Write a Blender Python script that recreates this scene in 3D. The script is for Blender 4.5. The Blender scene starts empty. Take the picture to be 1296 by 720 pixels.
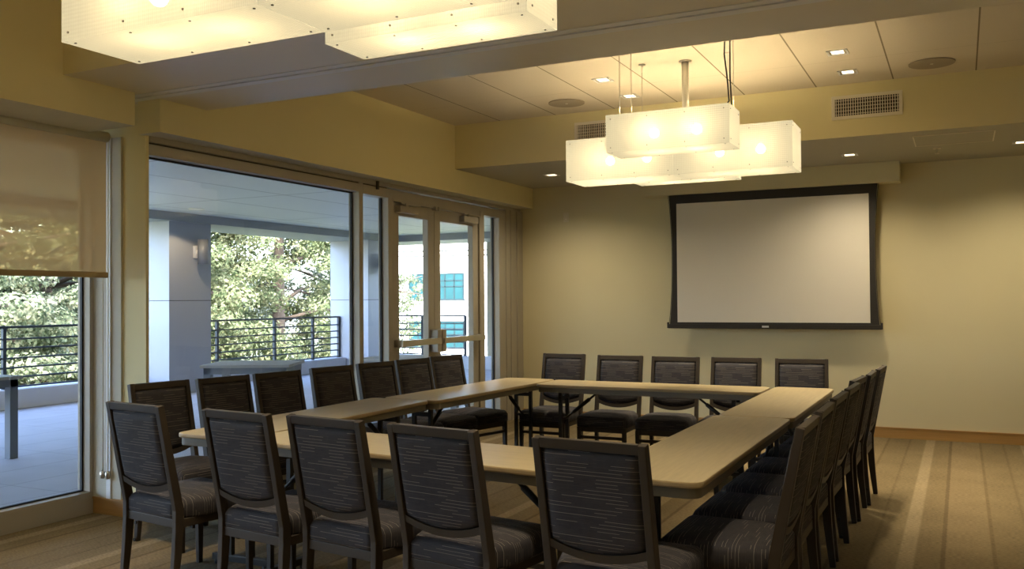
import bpy, bmesh, math, random
from mathutils import Vector, Matrix
S = bpy.context.scene
COL = S.collection
PI = math.pi
random.seed(7)

# ------------------------------------------------------------------ materials
def new_mat(name):
    m = bpy.data.materials.new(name); m.use_nodes = True
    nt = m.node_tree; nt.nodes.clear()
    out = nt.nodes.new('ShaderNodeOutputMaterial')
    return m, nt, out
def N(nt, t, **kw):
    n = nt.nodes.new(t)
    for k, v in kw.items():
        if k in n.inputs.keys() if isinstance(k, str) else False: n.inputs[k].default_value = v
        else: setattr(n, k, v)
    return n
def math_n(nt, op, a, b=None, c=None):
    n = nt.nodes.new('ShaderNodeMath'); n.operation = op
    for i, v in enumerate((a, b, c)):
        if v is None: continue
        if isinstance(v, (int, float)): n.inputs[i].default_value = v
        else: nt.links.new(v, n.inputs[i])
    return n.outputs[0]
def rgba(c): return (c[0], c[1], c[2], 1.0)
def mixc(nt, fac, a, b):
    n = nt.nodes.new('ShaderNodeMix'); n.data_type = 'RGBA'
    if isinstance(fac, (int, float)): n.inputs[0].default_value = fac
    else: nt.links.new(fac, n.inputs[0])
    for i, v in ((6, a), (7, b)):
        if isinstance(v, tuple): n.inputs[i].default_value = rgba(v)
        else: nt.links.new(v, n.inputs[i])
    return n.outputs[2]
def bsdf(nt, out, rough=.6, metal=0, spec=.5):
    b = nt.nodes.new('ShaderNodeBsdfPrincipled')
    b.inputs['Roughness'].default_value = rough; b.inputs['Metallic'].default_value = metal
    b.inputs['Specular IOR Level'].default_value = spec
    nt.links.new(b.outputs[0], out.inputs[0]); return b
def plain(name, c, rough=.6, metal=0, spec=.5, var=.08, scale=6, bump=0, bscale=200, stretch=None):
    """colour with a light noise variation and optional fine bump"""
    m, nt, out = new_mat(name); b = bsdf(nt, out, rough, metal, spec)
    tc = nt.nodes.new('ShaderNodeTexCoord'); src = tc.outputs['Object']
    if stretch:
        mp = nt.nodes.new('ShaderNodeMapping'); mp.inputs['Scale'].default_value = stretch
        nt.links.new(src, mp.inputs[0]); src = mp.outputs[0]
    no = nt.nodes.new('ShaderNodeTexNoise'); no.inputs['Scale'].default_value = scale; no.inputs['Detail'].default_value = 4
    nt.links.new(src, no.inputs['Vector'])
    lo = tuple(x * (1 - var) for x in c); hi = tuple(min(1, x * (1 + var)) for x in c)
    nt.links.new(mixc(nt, no.outputs['Fac'], lo, hi), b.inputs['Base Color'])
    if bump:
        n2 = nt.nodes.new('ShaderNodeTexNoise'); n2.inputs['Scale'].default_value = bscale
        nt.links.new(src, n2.inputs['Vector'])
        bp = nt.nodes.new('ShaderNodeBump'); bp.inputs['Strength'].default_value = bump; bp.inputs['Distance'].default_value = .002
        nt.links.new(n2.outputs['Fac'], bp.inputs['Height']); nt.links.new(bp.outputs[0], b.inputs['Normal'])
    return m

WALL = plain('cream_wall_paint', (.67, .605, .385), .75, var=.03, scale=2, bump=.08, bscale=350)
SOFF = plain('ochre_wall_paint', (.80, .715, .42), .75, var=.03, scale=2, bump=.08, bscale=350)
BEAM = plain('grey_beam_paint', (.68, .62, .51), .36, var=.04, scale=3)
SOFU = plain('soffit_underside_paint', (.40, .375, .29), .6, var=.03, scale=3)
def panel_ceiling():
    m, nt, out = new_mat('white_ceiling_panels'); b = bsdf(nt, out, .8)
    tc = nt.nodes.new('ShaderNodeTexCoord'); sp = nt.nodes.new('ShaderNodeSeparateXYZ'); nt.links.new(tc.outputs['Object'], sp.inputs[0])
    fx = math_n(nt, 'FRACT', math_n(nt, 'DIVIDE', math_n(nt, 'ADD', sp.outputs[0], 1.083 + 60.7), .607))
    dx = math_n(nt, 'MINIMUM', fx, math_n(nt, 'SUBTRACT', 1.0, fx))
    lx = math_n(nt, 'LESS_THAN', dx, .009)
    fy = math_n(nt, 'FRACT', math_n(nt, 'DIVIDE', math_n(nt, 'ADD', sp.outputs[1], 24.4 - 7.25), 2.44))
    dy = math_n(nt, 'MINIMUM', fy, math_n(nt, 'SUBTRACT', 1.0, fy))
    ly = math_n(nt, 'MULTIPLY', math_n(nt, 'LESS_THAN', dy, .0012), .35)
    no = nt.nodes.new('ShaderNodeTexNoise'); no.inputs['Scale'].default_value = 90; nt.links.new(tc.outputs['Object'], no.inputs['Vector'])
    base = mixc(nt, no.outputs['Fac'], (.60, .54, .44), (.66, .59, .48))
    nt.links.new(mixc(nt, math_n(nt, 'MAXIMUM', lx, ly), base, (.20, .165, .10)), b.inputs['Base Color'])
    return m
CEIL = panel_ceiling()

def carpet():
    m, nt, out = new_mat('striped_tan_carpet'); b = bsdf(nt, out, .95, spec=.1)
    tc = nt.nodes.new('ShaderNodeTexCoord'); sp = nt.nodes.new('ShaderNodeSeparateXYZ'); nt.links.new(tc.outputs['Object'], sp.inputs[0])
    x, y = sp.outputs[0], sp.outputs[1]
    u = math_n(nt, 'FRACT', math_n(nt, 'DIVIDE', math_n(nt, 'ADD', x, 8.425), .81))
    rp = nt.nodes.new('ShaderNodeValToRGB'); rp.color_ramp.interpolation = 'LINEAR'
    stops = [(0, (.38, .315, .22)), (.085, (.38, .315, .22)), (.10, (.265, .21, .135)), (.245, (.275, .22, .14)), (.255, (.20, .157, .10)), (.275, (.20, .157, .10)),
             (.285, (.31, .245, .16)), (.56, (.30, .24, .155)), (.568, (.225, .177, .11)), (.585, (.225, .177, .11)), (.595, (.275, .22, .14)), (.80, (.255, .205, .13)),
             (.815, (.21, .166, .105)), (.84, (.26, .21, .135)), (.985, (.26, .21, .135))]
    els = rp.color_ramp.elements
    els[0].position = 0; els[0].color = rgba(stops[0][1]); els[1].position = 1; els[1].color = rgba((.38, .315, .22))
    for p, c in stops[1:]:
        e = els.new(p); e.color = rgba(c)
    nt.links.new(u, rp.inputs[0])
    # woven ribs across the stripes, and pile noise
    mp = nt.nodes.new('ShaderNodeMapping'); mp.inputs['Scale'].default_value = (45, 160, 1); nt.links.new(tc.outputs['Object'], mp.inputs[0])
    no = nt.nodes.new('ShaderNodeTexNoise'); no.inputs['Scale'].default_value = 1; no.inputs['Detail'].default_value = 2; nt.links.new(mp.outputs[0], no.inputs['Vector'])
    no2 = nt.nodes.new('ShaderNodeTexNoise'); no2.inputs['Scale'].default_value = 3; nt.links.new(tc.outputs['Object'], no2.inputs['Vector'])
    f = math_n(nt, 'ADD', math_n(nt, 'MULTIPLY', no.outputs['Fac'], 1.05), math_n(nt, 'MULTIPLY_ADD', no2.outputs['Fac'], .25, .08))
    v = nt.nodes.new('ShaderNodeVectorMath'); v.operation = 'SCALE'; nt.links.new(rp.outputs[0], v.inputs[0]); nt.links.new(f, v.inputs['Scale'])
    v2 = nt.nodes.new('ShaderNodeVectorMath'); v2.operation = 'MULTIPLY'; v2.inputs[1].default_value = (.90, .86, .74); nt.links.new(v.outputs[0], v2.inputs[0]); nt.links.new(v2.outputs[0], b.inputs['Base Color'])
    bp = nt.nodes.new('ShaderNodeBump'); bp.inputs['Strength'].default_value = .5; bp.inputs['Distance'].default_value = .004
    nt.links.new(no.outputs['Fac'], bp.inputs['Height']); nt.links.new(bp.outputs[0], b.inputs['Normal'])
    return m
CARPET = carpet()

def wood(name, c, stretch, rough=.45):
    m, nt, out = new_mat(name); b = bsdf(nt, out, rough)
    tc = nt.nodes.new('ShaderNodeTexCoord'); mp = nt.nodes.new('ShaderNodeMapping'); mp.inputs['Scale'].default_value = stretch
    nt.links.new(tc.outputs['Object'], mp.inputs[0])
    no = nt.nodes.new('ShaderNodeTexNoise'); no.inputs['Scale'].default_value = 1; no.inputs['Detail'].default_value = 6; no.inputs['Roughness'].default_value = .65
    nt.links.new(mp.outputs[0], no.inputs['Vector'])
    nt.links.new(mixc(nt, no.outputs['Fac'], tuple(x * .72 for x in c), tuple(x * 1.28 for x in c)), b.inputs['Base Color'])
    return m
BASEW = wood('maple_baseboard', (.42, .235, .075), (2, 2, 60))
LAMIN = wood('maple_laminate_top', (.42, .345, .205), (5, 60, 5), .38)
APRON = plain('taupe_plastic_apron', (.16, .14, .105), .5, var=.05)
BEVEL = plain('tan_edge_band', (.36, .27, .15), .4, var=.05)
BLACK = plain('black_powder_coat', (.014, .012, .011), .45)
FRAMEB = plain('bronze_brown_chair_frame', (.042, .033, .026), .5, 0, .22, var=.1)
RUBBER = plain('black_rubber', (.01, .01, .01), .7)
METAL = plain('brushed_nickel', (.62, .58, .50), .35, 1.0)
ALU = plain('champagne_aluminium', (.40, .365, .30), .45, .1, var=.04)
ALUD = plain('bronze_aluminium_groove', (.05, .042, .03), .5, .3)
GASK = plain('black_gasket', (.012, .013, .018), .6)
GREYST = plain('grey_track_metal', (.74, .74, .75), .45, .1)
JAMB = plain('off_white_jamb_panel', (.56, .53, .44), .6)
WHITEP = plain('white_enamel', (.86, .80, .68), .45)
PLATE = plain('cream_plastic', (.72, .66, .5), .5)
SCRB = plain('black_screen_masking', (.022, .018, .014), .7)
SCRW = plain('matte_white_screen', (.74, .70, .62), .9, var=.01)
VENTD = plain('dark_duct_inside', (.02, .018, .015), .8)
SPKM = plain('grey_speaker_grille', (.33, .28, .21), .7, bump=.4, bscale=600)
PANELX = plain('pale_metal_cladding', (.38, .40, .45), .5, .1, var=.03)
PORCHC = plain('grey_porch_panel', (.30, .32, .34), .55, var=.02)
CURB = plain('pale_concrete_curb', (.60, .62, .66), .8, var=.06)
RAILM = plain('dark_green_grey_steel', (.035, .045, .055), .5, .2)
BENCHM = plain('blue_grey_table_slats', (.19, .215, .25), .7)
BENCHT = plain('pale_grey_table_slats', (.40, .40, .385), .75)  # top slats paler than the apron and legs
STUCCO = plain('white_stucco', (.86, .83, .76), .9, var=.03)
TANEX = plain('tan_stucco', (.46, .41, .30), .9, var=.04)
TEAL = plain('teal_window_glass', (.018, .062, .066), .6, spec=.05, var=.35, scale=.8)
TEALF = plain('teal_window_bars', (.006, .02, .022), .5)
BARK = plain('brown_bark', (.10, .075, .055), .9, var=.3, scale=5, bump=.5, bscale=20)
EARTH = plain('dry_grass_ground', (.19, .20, .09), .95, var=.3, scale=.6)

def deck_mat():
    m, nt, out = new_mat('grey_terrace_pavers'); b = bsdf(nt, out, .75)
    tc = nt.nodes.new('ShaderNodeTexCoord'); sp = nt.nodes.new('ShaderNodeSeparateXYZ'); nt.links.new(tc.outputs['Object'], sp.inputs[0])
    fx = math_n(nt, 'FRACT', math_n(nt, 'DIVIDE', math_n(nt, 'ADD', sp.outputs[0], 60.2), .60))
    fy = math_n(nt, 'FRACT', math_n(nt, 'DIVIDE', math_n(nt, 'ADD', sp.outputs[1], 60.1), 1.2))
    l = math_n(nt, 'MAXIMUM', math_n(nt, 'LESS_THAN', fx, .016), math_n(nt, 'LESS_THAN', fy, .006))
    no = nt.nodes.new('ShaderNodeTexNoise'); no.inputs['Scale'].default_value = 2.5; no.inputs['Detail'].default_value = 6; nt.links.new(tc.outputs['Object'], no.inputs['Vector'])
    base = mixc(nt, no.outputs['Fac'], (.35, .36, .40), (.47, .47, .51))
    nt.links.new(mixc(nt, l, base, (.23, .23, .25)), b.inputs['Base Color'])
    return m
DECK = deck_mat()
def porch_mat():
    m, nt, out = new_mat('grey_porch_ceiling_panels'); b = bsdf(nt, out, .5)
    tc = nt.nodes.new('ShaderNodeTexCoord'); sp = nt.nodes.new('ShaderNodeSeparateXYZ'); nt.links.new(tc.outputs['Object'], sp.inputs[0])
    fx = math_n(nt, 'FRACT', math_n(nt, 'DIVIDE', math_n(nt, 'ADD', sp.outputs[0], 60.5), 1.22))
    fy = math_n(nt, 'FRACT', math_n(nt, 'DIVIDE', math_n(nt, 'ADD', sp.outputs[1], 60.2), 2.9))
    l = math_n(nt, 'MAXIMUM', math_n(nt, 'LESS_THAN', fx, .025), math_n(nt, 'LESS_THAN', fy, .010))
    nt.links.new(mixc(nt, l, (.60, .62, .60), (.26, .27, .26)), b.inputs['Base Color'])
    return m
PORCH = porch_mat()

def fabric_mat():
    """dark upholstery with short pale dashes; the dashes follow the UV layout of the cushion"""
    m, nt, out = new_mat('charcoal_dash_upholstery'); b = bsdf(nt, out, .8, spec=.25)
    tc = nt.nodes.new('ShaderNodeTexCoord'); sp = nt.nodes.new('ShaderNodeSeparateXYZ'); nt.links.new(tc.outputs['UV'], sp.inputs[0])
    def dashes(period, seg, width, thr, seed):
        r = math_n(nt, 'DIVIDE', math_n(nt, 'ADD', sp.outputs[1], 3.0 + seed), period)
        ri = math_n(nt, 'FLOOR', r); rf = math_n(nt, 'FRACT', r)
        w1 = nt.nodes.new('ShaderNodeTexWhiteNoise'); w1.noise_dimensions = '1D'; nt.links.new(math_n(nt, 'ADD', ri, seed), w1.inputs['W'])
        s = math_n(nt, 'DIVIDE', math_n(nt, 'ADD', math_n(nt, 'ADD', sp.outputs[0], 7.0), math_n(nt, 'MULTIPLY', w1.outputs['Value'], 3.0)), seg)
        si = math_n(nt, 'FLOOR', s)
        w2 = nt.nodes.new('ShaderNodeTexWhiteNoise'); w2.noise_dimensions = '2D'
        cb = nt.nodes.new('ShaderNodeCombineXYZ'); nt.links.new(ri, cb.inputs[0]); nt.links.new(si, cb.inputs[1]); nt.links.new(cb.outputs[0], w2.inputs['Vector'])
        on = math_n(nt, 'GREATER_THAN', w2.outputs['Value'], thr)
        return math_n(nt, 'MULTIPLY', on, math_n(nt, 'LESS_THAN', rf, width))
    d1 = dashes(.0135, .085, .13, .50, 0.0); d2 = dashes(.0062, .05, .22, .45, 1.3)
    no = nt.nodes.new('ShaderNodeTexNoise'); no.inputs['Scale'].default_value = 30; nt.links.new(tc.outputs['UV'], no.inputs['Vector'])
    base = mixc(nt, no.outputs['Fac'], (.025, .0245, .030), (.042, .040, .048))
    c1 = mixc(nt, math_n(nt, 'MULTIPLY', d2, .22), base, (.13, .095, .075))
    c2 = mixc(nt, math_n(nt, 'MULTIPLY', d1, .70), c1, (.25, .215, .185))
    nt.links.new(c2, b.inputs['Base Color'])
    n2 = nt.nodes.new('ShaderNodeTexNoise'); n2.inputs['Scale'].default_value = 700; nt.links.new(tc.outputs['UV'], n2.inputs['Vector'])
    bp = nt.nodes.new('ShaderNodeBump'); bp.inputs['Strength'].default_value = .25; bp.inputs['Distance'].default_value = .002
    nt.links.new(n2.outputs['Fac'], bp.inputs['Height']); nt.links.new(bp.outputs[0], b.inputs['Normal'])
    return m
FABRIC = fabric_mat()

def glass_mat(name, tint, refl=.55):
    m, nt, out = new_mat(name)
    tr = nt.nodes.new('ShaderNodeBsdfTransparent'); tr.inputs[0].default_value = rgba(tint)
    gl = nt.nodes.new('ShaderNodeBsdfGlossy'); gl.inputs['Roughness'].default_value = 0.0
    fr = nt.nodes.new('ShaderNodeFresnel'); fr.inputs[0].default_value = 1.45
    mx = nt.nodes.new('ShaderNodeMixShader')
    nt.links.new(math_n(nt, 'MULTIPLY', fr.outputs[0], refl), mx.inputs[0])
    nt.links.new(tr.outputs[0], mx.inputs[1]); nt.links.new(gl.outputs[0], mx.inputs[2]); nt.links.new(mx.outputs[0], out.inputs[0])
    return m
GLASS = glass_mat('clear_window_glass', (.97, .98, .98), .07)

def shade_mat():
    m, nt, out = new_mat('tan_mesh_shade_cloth')
    tc = nt.nodes.new('ShaderNodeTexCoord'); mp = nt.nodes.new('ShaderNodeMapping'); mp.inputs['Scale'].default_value = (1, 260, 260)
    nt.links.new(tc.outputs['Object'], mp.inputs[0])
    no = nt.nodes.new('ShaderNodeTexNoise'); no.inputs['Scale'].default_value = 1; nt.links.new(mp.outputs[0], no.inputs['Vector'])
    c = mixc(nt, no.outputs['Fac'], (.72, .575, .42), (.82, .66, .49))
    di = nt.nodes.new('ShaderNodeBsdfDiffuse'); nt.links.new(c, di.inputs[0])
    tl = nt.nodes.new('ShaderNodeBsdfTranslucent'); nt.links.new(c, tl.inputs[0])
    tp = nt.nodes.new('ShaderNodeBsdfTransparent'); tp.inputs[0].default_value = rgba((1, .92, .72))
    m1 = nt.nodes.new('ShaderNodeMixShader'); m1.inputs[0].default_value = .3; nt.links.new(di.outputs[0], m1.inputs[1]); nt.links.new(tl.outputs[0], m1.inputs[2])
    m2 = nt.nodes.new('ShaderNodeMixShader'); m2.inputs[0].default_value = .38; nt.links.new(m1.outputs[0], m2.inputs[1]); nt.links.new(tp.outputs[0], m2.inputs[2])
    nt.links.new(m2.outputs[0], out.inputs[0]); return m
SHADE = shade_mat()

def lamp_panel():
    """ribbed translucent lamp panel: glows, and lets part of the bulb light straight through"""
    m, nt, out = new_mat('ribbed_lamp_panel')
    tc = nt.nodes.new('ShaderNodeTexCoord'); sp = nt.nodes.new('ShaderNodeSeparateXYZ'); nt.links.new(tc.outputs['UV'], sp.inputs[0])
    fx = math_n(nt, 'SINE', math_n(nt, 'MULTIPLY', sp.outputs[0], 2 * PI / .009))
    fy = math_n(nt, 'SINE', math_n(nt, 'MULTIPLY', sp.outputs[1], 2 * PI / .014))
    h = math_n(nt, 'ADD', fx, math_n(nt, 'MULTIPLY', fy, .5))
    bp = nt.nodes.new('ShaderNodeBump'); bp.inputs['Strength'].default_value = .3; bp.inputs['Distance'].default_value = .003; nt.links.new(h, bp.inputs['Height'])
    k = math_n(nt, 'MULTIPLY_ADD', h, .05, .93)
    em = nt.nodes.new('ShaderNodeEmission'); em.inputs[0].default_value = (1.0, .86, .53, 1)
    nt.links.new(math_n(nt, 'MULTIPLY', k, LAMP_E), em.inputs[1])
    tl = nt.nodes.new('ShaderNodeBsdfTranslucent'); tl.inputs[0].default_value = (.095, .09, .075, 1); nt.links.new(bp.outputs[0], tl.inputs['Normal'])
    di = nt.nodes.new('ShaderNodeBsdfDiffuse'); di.inputs[0].default_value = (.06, .058, .05, 1)
    m0 = nt.nodes.new('ShaderNodeMixShader'); m0.inputs[0].default_value = .8; nt.links.new(di.outputs[0], m0.inputs[1]); nt.links.new(tl.outputs[0], m0.inputs[2])
    tp = nt.nodes.new('ShaderNodeBsdfTransparent'); tp.inputs[0].default_value = rgba((1, .97, .9))
    m1 = nt.nodes.new('ShaderNodeMixShader'); m1.inputs[0].default_value = .02; nt.links.new(m0.outputs[0], m1.inputs[1]); nt.links.new(tp.outputs[0], m1.inputs[2])
    ad = nt.nodes.new('ShaderNodeAddShader'); nt.links.new(em.outputs[0], ad.inputs[0]); nt.links.new(m1.outputs[0], ad.inputs[1])
    nt.links.new(ad.outputs[0], out.inputs[0]); return m
LAMP_E = .30
LAMPP = lamp_panel()
CLEAR, nt_, out_ = new_mat('clear_inner_face'); tr_ = nt_.nodes.new('ShaderNodeBsdfTransparent'); nt_.links.new(tr_.outputs[0], out_.inputs[0])
def emit(name, c, s):
    m, nt, out = new_mat(name); e = nt.nodes.new('ShaderNodeEmission'); e.inputs[0].default_value = rgba(c); e.inputs[1].default_value = s
    nt.links.new(e.outputs[0], out.inputs[0]); return m
BULB = emit('warm_bulb', (1.0, .77, .43), 150.0)
DLGLOW = emit('downlight_lens', (1.0, .80, .50), 2.2)

def leaf_mat(name, a, b_, c_):
    m, nt, out = new_mat(name)
    tc = nt.nodes.new('ShaderNodeTexCoord')
    no = nt.nodes.new('ShaderNodeTexNoise'); no.inputs['Scale'].default_value = 3.5; no.inputs['Detail'].default_value = 3; nt.links.new(tc.outputs['Object'], no.inputs['Vector'])
    rp = nt.nodes.new('ShaderNodeValToRGB'); e = rp.color_ramp.elements
    e[0].position = .32; e[0].color = rgba(a); e[1].position = .68; e[1].color = rgba(c_); x = e.new(.5); x.color = rgba(b_)
    nt.links.new(no.outputs['Fac'], rp.inputs[0])
    di = nt.nodes.new('ShaderNodeBsdfDiffuse'); nt.links.new(rp.outputs[0], di.inputs[0])
    tl = nt.nodes.new('ShaderNodeBsdfTranslucent'); nt.links.new(rp.outputs[0], tl.inputs[0])
    mx = nt.nodes.new('ShaderNodeMixShader'); mx.inputs[0].default_value = .3; nt.links.new(di.outputs[0], mx.inputs[1]); nt.links.new(tl.outputs[0], mx.inputs[2])
    nt.links.new(mx.outputs[0], out.inputs[0]); return m
LEAFA = leaf_mat('conifer_foliage', (.04, .06, .026), (.155, .185, .09), (.36, .355, .20))
LEAFB = leaf_mat('broadleaf_foliage', (.045, .065, .032), (.16, .19, .11), (.37, .365, .235))

# ------------------------------------------------------------------ mesh helpers
def B(): return bmesh.new()
def add_box(bm, x0, x1, y0, y1, z0, z1, mi=0, mat=None):
    vs = [bm.verts.new((x, y, z)) for z in (z0, z1) for y in (y0, y1) for x in (x0, x1)]
    if mat is not None:
        for v in vs: v.co = mat @ v.co
    fs = []
    for q in ((0, 2, 3, 1), (4, 5, 7, 6), (0, 1, 5, 4), (2, 6, 7, 3), (0, 4, 6, 2), (1, 3, 7, 5)):
        f = bm.faces.new([vs[i] for i in q]); f.material_index = mi; fs.append(f)
    return vs
def add_prism(bm, pts, z0, z1, mi=0):
    """vertical prism over a counter-clockwise outline"""
    lo = [bm.verts.new((x, y, z0)) for x, y in pts]; hi = [bm.verts.new((x, y, z1)) for x, y in pts]
    n = len(pts)
    f = bm.faces.new(hi); f.material_index = mi
    f = bm.faces.new(list(reversed(lo))); f.material_index = mi
    for i in range(n):
        f = bm.faces.new((lo[i], lo[(i + 1) % n], hi[(i + 1) % n], hi[i])); f.material_index = mi
def add_tube(bm, pts, r, seg=8, mi=0, cap=True):
    """round tube through points; r a number or a list"""
    pts = [Vector(p) for p in pts]; rings = []
    for i, p in enumerate(pts):
        d = (pts[min(i + 1, len(pts) - 1)] - pts[max(i - 1, 0)]).normalized()
        a = d.orthogonal().normalized() if i == 0 else (rings[-1][1] - d * rings[-1][1].dot(d)).normalized()
        b = d.cross(a); rr = r[i] if isinstance(r, (list, tuple)) else r
        ring = [bm.verts.new(p + a * rr * math.cos(2 * PI * k / seg) + b * rr * math.sin(2 * PI * k / seg)) for k in range(seg)]
        rings.append((ring, a))
    for (r0, _), (r1, _) in zip(rings, rings[1:]):
        for k in range(seg):
            f = bm.faces.new((r0[k], r0[(k + 1) % seg], r1[(k + 1) % seg], r1[k])); f.material_index = mi; f.smooth = True
    if cap:
        bm.faces.new(list(reversed(rings[0][0]))).material_index = mi; bm.faces.new(rings[-1][0]).material_index = mi
def add_sweep(bm, path, w, d, mi=0):
    """rectangular bar through (x,y,z) points lying in a y-z plane; w = width along x, d = list of depths"""
    rings = []
    path = [Vector(p) for p in path]
    for i, p in enumerate(path):
        t = (path[min(i + 1, len(path) - 1)] - path[max(i - 1, 0)]).normalized()
        n = Vector((1, 0, 0)).cross(t).normalized(); dd = d[i] if isinstance(d, (list, tuple)) else d
        ww = w[i] if isinstance(w, (list, tuple)) else w
        rings.append([bm.verts.new(p + Vector((sx * ww / 2, 0, 0)) + n * sy * dd / 2) for sx, sy in ((-1, -1), (1, -1), (1, 1), (-1, 1))])
    for a, b in zip(rings, rings[1:]):
        for k in range(4):
            bm.faces.new((a[k], a[(k + 1) % 4], b[(k + 1) % 4], b[k])).material_index = mi
    bm.faces.new(list(reversed(rings[0]))); bm.faces.new(rings[-1])
def add_disc(bm, c, r, h, seg=28, mi=0, axis='z'):
    a = Vector(c); v = {'x': Vector((h, 0, 0)), 'y': Vector((0, h, 0)), 'z': Vector((0, 0, h))}[axis]
    add_tube(bm, [a, a + v], r, seg, mi)
def obj(name, bm, mats, parent=None, bevel=0, smooth=False, segs=2):
    bmesh.ops.recalc_face_normals(bm, faces=bm.faces)
    if bevel:
        bmesh.ops.bevel(bm, geom=[e for e in bm.edges if len(e.link_faces) == 2 and e.calc_face_angle(0) > .5], offset=bevel, segments=segs, profile=.6, affect='EDGES', clamp_overlap=True)
    me = bpy.data.meshes.new(name); bm.to_mesh(me); bm.free()
    for m in (mats if isinstance(mats, (list, tuple)) else [mats]): me.materials.append(m)
    if smooth:
        for p in me.polygons: p.use_smooth = True
    o = bpy.data.objects.new(name, me); COL.objects.link(o)
    if parent: o.parent = parent
    return o
def tag(o, label, cat, group=None, kind=None):
    o['label'] = label; o['category'] = cat
    if group: o['group'] = group
    if kind: o['kind'] = kind
    return o
def thing(name, label, cat, loc=(0, 0, 0), rz=0, group=None):
    o = bpy.data.objects.new(name, None); COL.objects.link(o); o.empty_display_size = .1
    o.location = loc; o.rotation_euler = (0, 0, rz); return tag(o, label, cat, group)
def struct(name, bm, m, parent=None, bevel=0):
    o = obj(name, bm, m, parent, bevel)
    if not parent: o['kind'] = 'structure'
    return o
def boxobj(name, dims, m, parent=None, bevel=0):
    bm = B(); add_box(bm, *dims); return obj(name, bm, m, parent, bevel)
def sbox(name, dims, m, parent=None, bevel=0):
    bm = B(); add_box(bm, *dims); return struct(name, bm, m, parent, bevel)
def kids(o): return [c for c in list(bpy.data.objects) if c.parent == o]
def dup(root, loc, rz, label, group=None):
    r = root.copy(); COL.objects.link(r); r.location = loc; r.rotation_euler = (0, 0, rz); r['label'] = label
    if group: r['group'] = group
    for ch in TREE[root.name]:
        c = ch[0].copy(); COL.objects.link(c); c.parent = r
        for g in ch[1]:
            d = g.copy(); COL.objects.link(d); d.parent = c
    return r
TREE = {}
def register(root):
    TREE[root.name] = [(c, kids(c)) for c in kids(root)]

# ------------------------------------------------------------------ room shell
YW, XG, XS = 9.946, -4.82, -4.64      # far wall, glazing face, soffit face
XR, YB = 3.6, -3.0                    # unseen right and rear walls
ZC = 3.22
sbox('floor', (-5.36, XR, YB, YW, -.12, 0), CARPET)
bm = B(); add_box(bm, -5.6, XR + .15, YB - .15, 3.535, ZC, ZC + .12); add_box(bm, -5.6, XR + .15, 4.645, 8.08, ZC, ZC + .12); add_box(bm, -5.6, XR + .15, 3.535, 4.645, ZC + .05, ZC + .12); add_box(bm, -5.6, XR + .15, 8.08, YW + .2, ZC + .05, ZC + .12)
struct('ceiling', bm, CEIL)
sbox('wall_back', (-4.93, XR + .15, YW, YW + .18, -.12, ZC + .1), WALL)
sbox('wall_right', (XR, XR + .15, YB - .15, YW, -.12, ZC + .1), WALL)
sbox('wall_rear', (-5.6, XR, YB - .15, YB, -.12, ZC + .1), WALL)
# pier between the shaded window and the big window
bm = B(); add_box(bm, -5.42, XG, 4.285, 4.31, -.02, 2.745); struct('wall_pier', bm, SOFF)
# soffit boxes over the glass wall
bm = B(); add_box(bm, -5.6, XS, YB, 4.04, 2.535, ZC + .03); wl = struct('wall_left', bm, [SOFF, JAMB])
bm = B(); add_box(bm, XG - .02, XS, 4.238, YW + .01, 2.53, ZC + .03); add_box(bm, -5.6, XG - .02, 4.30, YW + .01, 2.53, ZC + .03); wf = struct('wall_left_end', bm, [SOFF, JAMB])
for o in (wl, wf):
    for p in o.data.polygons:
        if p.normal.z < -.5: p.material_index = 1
# lower soffit along the far wall: painted face plus greyer underside
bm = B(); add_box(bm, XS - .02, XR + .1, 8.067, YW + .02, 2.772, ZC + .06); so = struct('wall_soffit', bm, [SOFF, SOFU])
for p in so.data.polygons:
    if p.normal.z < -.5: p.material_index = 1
# crossing beam with the folding partition track
bm = B(); add_box(bm, -5.5, XR + .1, 3.53, 4.085, 2.745, ZC + .06); add_box(bm, -5.5, XR + .1, 4.225, 4.65, 2.745, ZC + .06); add_box(bm, -5.5, XR + .1, 4.08, 4.23, 2.80, ZC + .06)
o = struct('trim_1', bm, [SOFF, BEAM])
for p in o.data.polygons:
    if p.normal.z < -.5 or p.normal.y > .5: p.material_index = 1
bm = B(); add_box(bm, -4.84, XR, 4.087, 4.140, 2.742, 2.80); add_box(bm, -4.84, XR, 4.162, 4.223, 2.742, 2.80); add_box(bm, -4.84, XR, 4.138, 4.164, 2.772, 2.80, 1)
struct('trim_2', bm, [GREYST, GASK])
# baseboards
bm = B(); add_box(bm, XG + .02, XR, YW - .018, YW + .01, 0, .098); add_box(bm, XG + .02, XR, YW - .024, YW + .01, .098, .108); struct('baseboard_back', bm, BASEW)
bm = B(); add_box(bm, -5.30, XG + .018, 4.267, 4.29, 0, .10); add_box(bm, -5.30, XG + .022, 4.259, 4.29, .10, .112); add_box(bm, XG - .01, XG + .018, 4.27, 4.308, 0, .11); struct('baseboard_pier', bm, BASEW)
# off-white jamb panel on the pier return, with the shade's side channel
bm = B(); add_box(bm, -5.30, -5.035, 4.269, 4.29, .112, 2.535); add_box(bm, -5.165, -5.125, 4.259, 4.275, .112, 2.535, 1); struct('trim_3', bm, [JAMB, GREYST])

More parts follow.
